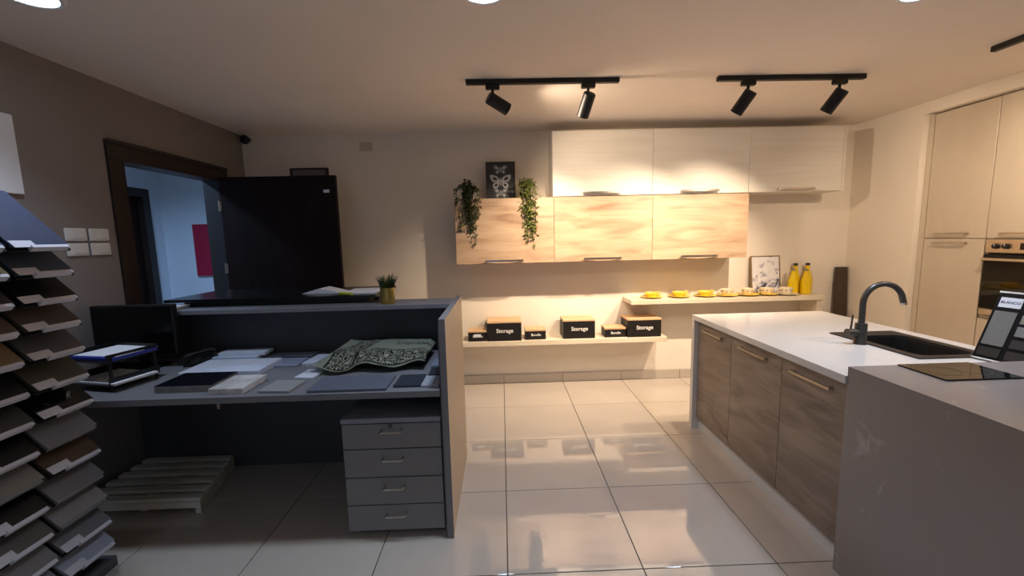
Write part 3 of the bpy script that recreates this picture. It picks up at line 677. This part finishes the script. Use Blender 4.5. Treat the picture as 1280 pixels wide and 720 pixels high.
# bandana
def cloth_mat():
    M = bpy.data.materials.new('paisley_cloth'); M.use_nodes = True; nt = M.node_tree; b = nt.nodes['Principled BSDF']; b.inputs['Roughness'].default_value = .9
    uv = nt.nodes.new('ShaderNodeUVMap'); sx = nt.nodes.new('ShaderNodeSeparateXYZ'); nt.links.new(uv.outputs[0], sx.inputs[0])
    def rng(src, a, c):
        g1 = nt.nodes.new('ShaderNodeMath'); g1.operation = 'GREATER_THAN'; g1.inputs[1].default_value = a; nt.links.new(src, g1.inputs[0])
        g2 = nt.nodes.new('ShaderNodeMath'); g2.operation = 'LESS_THAN'; g2.inputs[1].default_value = c; nt.links.new(src, g2.inputs[0])
        k = nt.nodes.new('ShaderNodeMath'); k.operation = 'MULTIPLY'; nt.links.new(g1.outputs[0], k.inputs[0]); nt.links.new(g2.outputs[0], k.inputs[1]); return k.outputs[0]
    def mx(a, c, op='MAXIMUM'):
        k = nt.nodes.new('ShaderNodeMath'); k.operation = op; nt.links.new(a, k.inputs[0]); nt.links.new(c, k.inputs[1]); return k.outputs[0]
    U, V = sx.outputs['X'], sx.outputs['Y']
    band = mx(mx(rng(V, .05, .36), rng(U, .16, 1)  , 'MULTIPLY'), mx(mx(rng(U, .16, .36), rng(V, .05, 1), 'MULTIPLY'), mx(rng(V, .60, .74), rng(U, .62, .98), 'MULTIPLY')))
    line = mx(mx(mx(rng(V, .36, .38), rng(V, .035, .055)), rng(U, .15, 1), 'MULTIPLY'), mx(mx(rng(U, .36, .375), rng(U, .145, .16)), rng(V, .04, 1), 'MULTIPLY'))
    mp = nt.nodes.new('ShaderNodeMapping'); mp.inputs['Scale'].default_value = (17, 12, 1); nt.links.new(uv.outputs[0], mp.inputs[0])
    no = nt.nodes.new('ShaderNodeTexNoise'); no.inputs['Scale'].default_value = 1; no.inputs['Detail'].default_value = 2; no.inputs['Distortion'].default_value = 2.5; nt.links.new(mp.outputs[0], no.inputs['Vector'])
    s1 = nt.nodes.new('ShaderNodeMath'); s1.operation = 'MULTIPLY'; s1.inputs[1].default_value = 28; nt.links.new(no.outputs['Fac'], s1.inputs[0])
    s2 = nt.nodes.new('ShaderNodeMath'); s2.operation = 'SINE'; nt.links.new(s1.outputs[0], s2.inputs[0])
    r = nt.nodes.new('ShaderNodeValToRGB'); r.color_ramp.interpolation = 'CONSTANT'; e = r.color_ramp.elements
    e[0].position = 0; e[0].color = lin((24, 26, 24)); e[1].position = .42; e[1].color = lin((196, 198, 178)); nt.links.new(s2.outputs[0], r.inputs[0])
    def mixc(f, A, B):
        k = nt.nodes.new('ShaderNodeMix'); k.data_type = 'RGBA'; nt.links.new(f, k.inputs[0])
        for i, c in ((6, A), (7, B)):
            if isinstance(c, tuple): k.inputs[i].default_value = lin(c)
            else: nt.links.new(c, k.inputs[i])
        return k.outputs[2]
    c1 = mixc(band, (164, 170, 152), r.outputs[0]); c2 = mixc(line, c1, (20, 22, 20))
    nt.links.new(c2, b.inputs['Base Color']); return M
def cloth():
    nx, ny = 70, 44; bm = bmesh.new(); uvl = bm.loops.layers.uv.new('UVMap')
    A, B, Cc, D = Vector((-1.07, 2.13)), Vector((-.425, 2.165)), Vector((-.42, 2.50)), Vector((-.93, 2.54))
    G_ = []
    for j in range(ny+1):
        row = []
        for i in range(nx+1):
            u, v = i/nx, j/ny
            p = A.lerp(B, u).lerp(D.lerp(Cc, u), v)
            p.y += .018*math.sin(u*15+1)*(1-v)**3 - .01*(1-v)
            p.x += .012*math.sin(v*11)*(1-u)**3
            dx = max(0, abs(p.x+.70)-.245); dy = max(0, abs(p.y-2.40)-.165); d = math.hypot(dx, dy)
            z = .074*max(0, 1-d/.10) if d > 0 else .074
            z = max(z, .004)
            n = noise.noise(Vector((p.x*9, p.y*9, 3)))*.007+noise.noise(Vector((p.x*22, p.y*22, 1)))*.003
            edge = (1-v)**4*.016*(1+math.sin(u*13+.5))
            tip = max(0, 1-u/.12)*.012*math.sin(v*30)
            z += abs(n)+max(0, edge)+abs(tip)+.012*math.exp(-((u-.55)/.3)**2-((v-.75)/.2)**2)
            row.append(bm.verts.new((p.x+.72, p.y-2.35, z+.013)))
        G_.append(row)
    for j in range(ny):
        for i in range(nx):
            f = bm.faces.new((G_[j][i], G_[j][i+1], G_[j+1][i+1], G_[j+1][i])); f.smooth = True
            for l, (a, c) in zip(f.loops, ((i, j), (i+1, j), (i+1, j+1), (i, j+1))): l[uvl].uv = (a/nx, c/ny)
    bmesh.ops.solidify(bm, geom=bm.faces[:], thickness=.0015)
    me = bpy.data.meshes.new('patterned_cloth'); bm.to_mesh(me); bm.free(); me.materials.append(cloth_mat())
    return tag(link('patterned_cloth', me, None, (-.72, 2.35, ZD)), 'green bandana cloth with black and cream paisley border, crumpled on the desk', 'cloth')
cloth()

# monitor, letter tray, papers, telephone at the dark end of the desk
mo = thing('computer_monitor', 'black computer monitor at the dark end of the desk', 'monitor', (-2.11, 2.37, ZD), (0, 0, .03))
MB().box(-.12, .12, -.08, .08, 0, .012, bev=.004).obj('base', M_blackpl, mo); MB().box(-.025, .025, .02, .04, .012, .2, bev=.003).obj('stand', M_blackpl, mo)
MB().box(-.225, .225, -.02, .02, .07, .37, bev=.005).obj('housing', M_blackpl, mo); MB().box(-.212, .212, -.0215, -.0195, .085, .357).obj('screen', mat('dark_screen', (8, 8, 10), .25), mo)
tr = thing('letter_tray', 'black tiered letter tray behind the sample rack', 'letter tray', (-2.02, 2.105, ZD), (0, 0, -.25))
for z in (.03, .145):
    b = MB(); b.box(-.15, .15, -.115, .115, z, z+.004); b.box(-.15, .15, .111, .115, z+.004, z+.04); b.box(-.15, -.146, -.115, .111, z+.004, z+.04); b.box(.146, .15, -.115, .111, z+.004, z+.04); b.obj('tier', M_blackpl, tr)
for x in (-.144, .144):
    for y in (-.1, .1): MB().box(x-.005, x+.005, y-.005, y+.005, 0, .145).obj('post', M_blackpl, tr)
pp = thing('paper_stack', 'stack of white paper in the lower letter tray', 'paper', (-1.985, 2.085, ZD+.035), (0, 0, -.25))
MB().box(-.135, .135, -.10, .10, 0, .01).obj('sheets', M_paper, pp); MB().box(-.132, .138, -.102, .098, .0102, .0112).obj('top_sheet', M_paper, pp)
fo = tag(MB().box(-.135, .135, -.105, .105, 0, .018, bev=.003).obj('blue_folder', mat('blue_folder', (40, 56, 150), .5, var=.05), None, (-2.0, 2.11, ZD+.15), (0, 0, -.22)), 'blue folder in the upper letter tray under a white sheet', 'folder')
tag(MB().box(-.13, .13, -.1, .1, 0, .002).obj('paper_sheet', M_paper, None, (-1.995, 2.115, ZD+.1685), (0, 0, -.2)), 'white sheet lying on the blue folder', 'paper')
ph = thing('desk_phone', 'small black desk telephone with curved handset beside the monitor', 'telephone', (-1.81, 2.42, ZD), (0, 0, .1))
MB().prism([(-.07, 0), (.06, 0), (.06, .045), (-.07, .02)], 0, -.05, .05).obj('base', M_blackpl, ph)
hs = MB(); hs.tube([(-.055, -.055, .045), (-.04, -.05, .058), (0, .0, .068), (.04, .05, .072), (.06, .055, .062)], [.013, .015, .010, .015, .013], 10); hs.obj('handset', M_black, ph, smooth=True)
for j in range(3):
    for i in range(3): MB().box(-.03+i*.018, -.018+i*.018, -.045+j*.016, -.035+j*.016, .022+j*.003, .032+j*.003).obj('key', M_darkmetal, ph)

# ledge and slab items
gp = thing('grass_pot', 'brass pot of artificial grass on the reception ledge', 'potted plant', (-.702, 2.50, 1.085))
MB().lathe([(0, 0), (.042, 0), (.044, .004), (.044, .098), (.041, .098), (.040, .012), (0, .012)]).obj('pot', M_brass, gp, smooth=True)
MB().lathe([(0, .085), (.04, .085), (.04, .08), (0, .08)]).obj('soil', mat('soil', (40, 30, 22), .9), gp)
gm = MB(); rd = random.Random(11)
for k in range(170):
    a = rd.uniform(0, 2*PI); r = .036*math.sqrt(rd.random()); p = Vector((r*math.cos(a), r*math.sin(a), .085)); L = rd.uniform(.055, .105)
    lean = Vector((math.cos(a), math.sin(a), 0))*(r/.036)*rd.uniform(.1, .6)+Vector((rd.uniform(-.12, .12), rd.uniform(-.12, .12), 0))
    sd = Vector((-math.sin(a+1), math.cos(a+1), 0))*.0024
    q = p+lean*L*.45+Vector((0, 0, L*.6)); e = p+lean*L*1.1+Vector((0, 0, L))
    V = [gm.bm.verts.new(v) for v in (p-sd, p+sd, q+sd*.8, q-sd*.8, e)]
    gm.bm.faces.new((V[0], V[1], V[2], V[3])); gm.bm.faces.new((V[3], V[2], V[4]))
o = gm.obj('grass_blades', M_grass, gp); o['kind'] = 'stuff'
sh = MB(); sh.prism([(-.15, 0), (.13, 0), (-.02, .035)], 1, -.06, .06)
tag(sh.obj('folded_sheet', M_paper, None, (-1.15, 2.72, 1.136), (0, 0, -.1)), 'tent-folded white sheet on the black counter slab', 'paper')
tag(MB().box(-.10, .10, -.12, .12, 0, .012, bev=.002).obj('paper_pad', M_paper, None, (-.905, 2.70, 1.136), (0, 0, .05)), 'white paper pad beside the brass grass pot', 'paper')
mk = thing('highlighter_pen', 'yellow-green highlighter lying between the papers on the slab', 'pen', (-.985, 2.57, 1.144), (0, 0, -.5))
M_lime = mat('lime_plastic', (190, 200, 60), .4)
MB().cyl((-.05, 0, 0), (.03, 0, 0), .008).obj('barrel', M_lime, mk, smooth=True); MB().cyl((.03, 0, 0), (.06, 0, 0), .009).obj('cap', M_lime, mk, smooth=True)
ws = thing('brochure_stack', 'small stack of pale brochures at the end of the desk ledge', 'brochures', (-2.03, 2.50, 1.085))
for k in range(3): MB().box(-.09+.004*k, .09+.004*k, -.06, .06, .001+.007*k, .007+.007*k).obj('brochure', M_paper, ws)

# pallet under the desk
pa = thing('slatted_pallet', 'low whitish slatted wooden pallet on the floor under the desk', 'pallet', (-2.03, 2.375, 0))
M_slat = wood('whitewashed_slat', (206, 200, 184), (220, 214, 198), (232, 226, 210), scale=(3, 20, 20), rough=.7)
for k in range(6):
    y = -.205+k*.082
    MB().box(-.33, .335-.022*k, y-.023, y+.023, .068, .088, bev=.002).obj('slat', M_slat, pa)
for x in (-.3, 0): MB().box(x-.02, x+.02, -.2, .23, 0, .068).obj('bearer', M_slat, pa)
MB().prism([(.31, -.235), (.34, -.235), (.225, .235), (.195, .235)], 2, 0, .068).obj('side_board', M_slat, pa)
MB().box(-.33, .31, -.235, -.215, .03, .0675, bev=.002).obj('front_board', M_slat, pa)

# ------------------------------------------------------------------ sample rack by the left wall
rk = thing('sample_rack', 'tall dark display rack of slanted sample boards along the taupe wall', 'rack', (-2.1, 1.55, 0))
XF = -1.80
ZR = [1.466, 1.363, 1.256, 1.150, 1.037, .918, .803, .684, .574, .458, .347, .237, .130]
COLS = [(1.562, 1.765), (1.338, 1.541)]
MB().box(-.27, .28, -.25, .24, 0, .05, bev=.003).obj('base', M_deskdark, rk)
MB().box(-.27, -.255, -.23, .22, .05, 1.72).obj('back_panel', M_black, rk)
for y in (-.222, -.002, .217): MB().box(-.255, -.215, y-.006, y+.006, .05, 1.7).obj('upright', M_black, rk)
BC = [[(62, 68, 88), (64, 74, 90), (10, 10, 12), (82, 74, 68), (84, 84, 86), (76, 74, 64), (18, 20, 22), (122, 122, 126), (84, 68, 54), (124, 120, 120), (146, 142, 140), (120, 118, 122), (160, 166, 180)],
      [(70, 80, 110), (122, 116, 84), (62, 62, 64), (96, 84, 72), (128, 108, 82), (14, 14, 16), (60, 60, 58), (12, 12, 14), (128, 124, 118), (12, 12, 14), (92, 90, 88), (130, 128, 128), (140, 142, 150)]]
BN = [['slate blue', 'blue-grey', 'solid black', 'brown-grey', 'charcoal', 'olive grey', 'white-veined black', 'mid grey', 'dark brown', 'ash grey', 'pale grey', 'warm grey', 'bluish white'],
      ['dark blue', 'olive yellow', 'graphite', 'walnut brown', 'tan', 'deep black', 'dark grey', 'jet black', 'beige grey', 'matt black', 'dull grey', 'light grey', 'cool grey']]
ORD = ['top', 'second', 'third', 'fourth', 'fifth', 'sixth', 'seventh', 'eighth', 'ninth', 'tenth', 'eleventh', 'twelfth', 'bottom']
s2 = math.sqrt(.5)
def slab(b, L0, L1, n0, n1, z, y0, y1):
    """plate along the 45 degree slope: L along the slope from the front edge, n normal to it"""
    P = [(XF+2.1-(L)*s2+n*s2, z+L*s2+n*s2) for L, n in ((L0, n0), (L1, n0), (L1, n1), (L0, n1))]
    return b.prism(P, 1, y0-1.55, y1-1.55)
def vein_black():
    M = bpy.data.materials.new('veined_black'); M.use_nodes = True; nt = M.node_tree; b = nt.nodes['Principled BSDF']; b.inputs['Roughness'].default_value = .2
    tc = nt.nodes.new('ShaderNodeTexCoord'); n = nt.nodes.new('ShaderNodeTexNoise'); n.inputs['Scale'].default_value = 9; n.inputs['Detail'].default_value = 8; n.inputs['Distortion'].default_value = 1.5; nt.links.new(tc.outputs['Object'], n.inputs['Vector'])
    r = nt.nodes.new('ShaderNodeValToRGB'); e = r.color_ramp.elements; e[0].position = .60; e[0].color = lin((14, 15, 17)); e[1].position = .72; e[1].color = lin((190, 190, 186)); nt.links.new(n.outputs['Fac'], r.inputs[0]); nt.links.new(r.outputs[0], b.inputs['Base Color']); return M
NOLIP = {(0, 7), (0, 9), (0, 10), (1, 8)}
for c, (y0, y1) in enumerate(COLS):
    for i, z in enumerate(ZR):
        tz = slab(MB(), -.006, .33, -.010, -.001, z, y0-.004, y1+.004).obj('tray', M_black, rk)
        nl = (c, i) in NOLIP
        slab(MB(), -.008 if nl else -.010, .004, -.004, .013 if nl else .019, z, y0+(.0 if nl else .055), y1-.014).obj('lip', M_ped if nl else M_lip, tz)
        if not nl: slab(MB(), -.004, .032, .013, .0145, z, y0+.002, y0+.078).obj('label_card', M_lip, tz)
        col = BC[c][i]
        Mb = vein_black() if (c, i) == (0, 6) else mat('sample_%d_%d' % (c, i), col, .35, var=.05, scale=10)
        o = slab(MB(), .005, .325, 0, .012, z, y0, y1).obj('sample_board', Mb, None, (-2.1, 1.55, 0))
        tag(o, '%s sample board on the rack, %s shelf, %s' % (BN[c][i], ORD[i], 'column next to the doorway' if c == 0 else 'column away from the doorway'), 'sample board', 'boards on the sample rack')
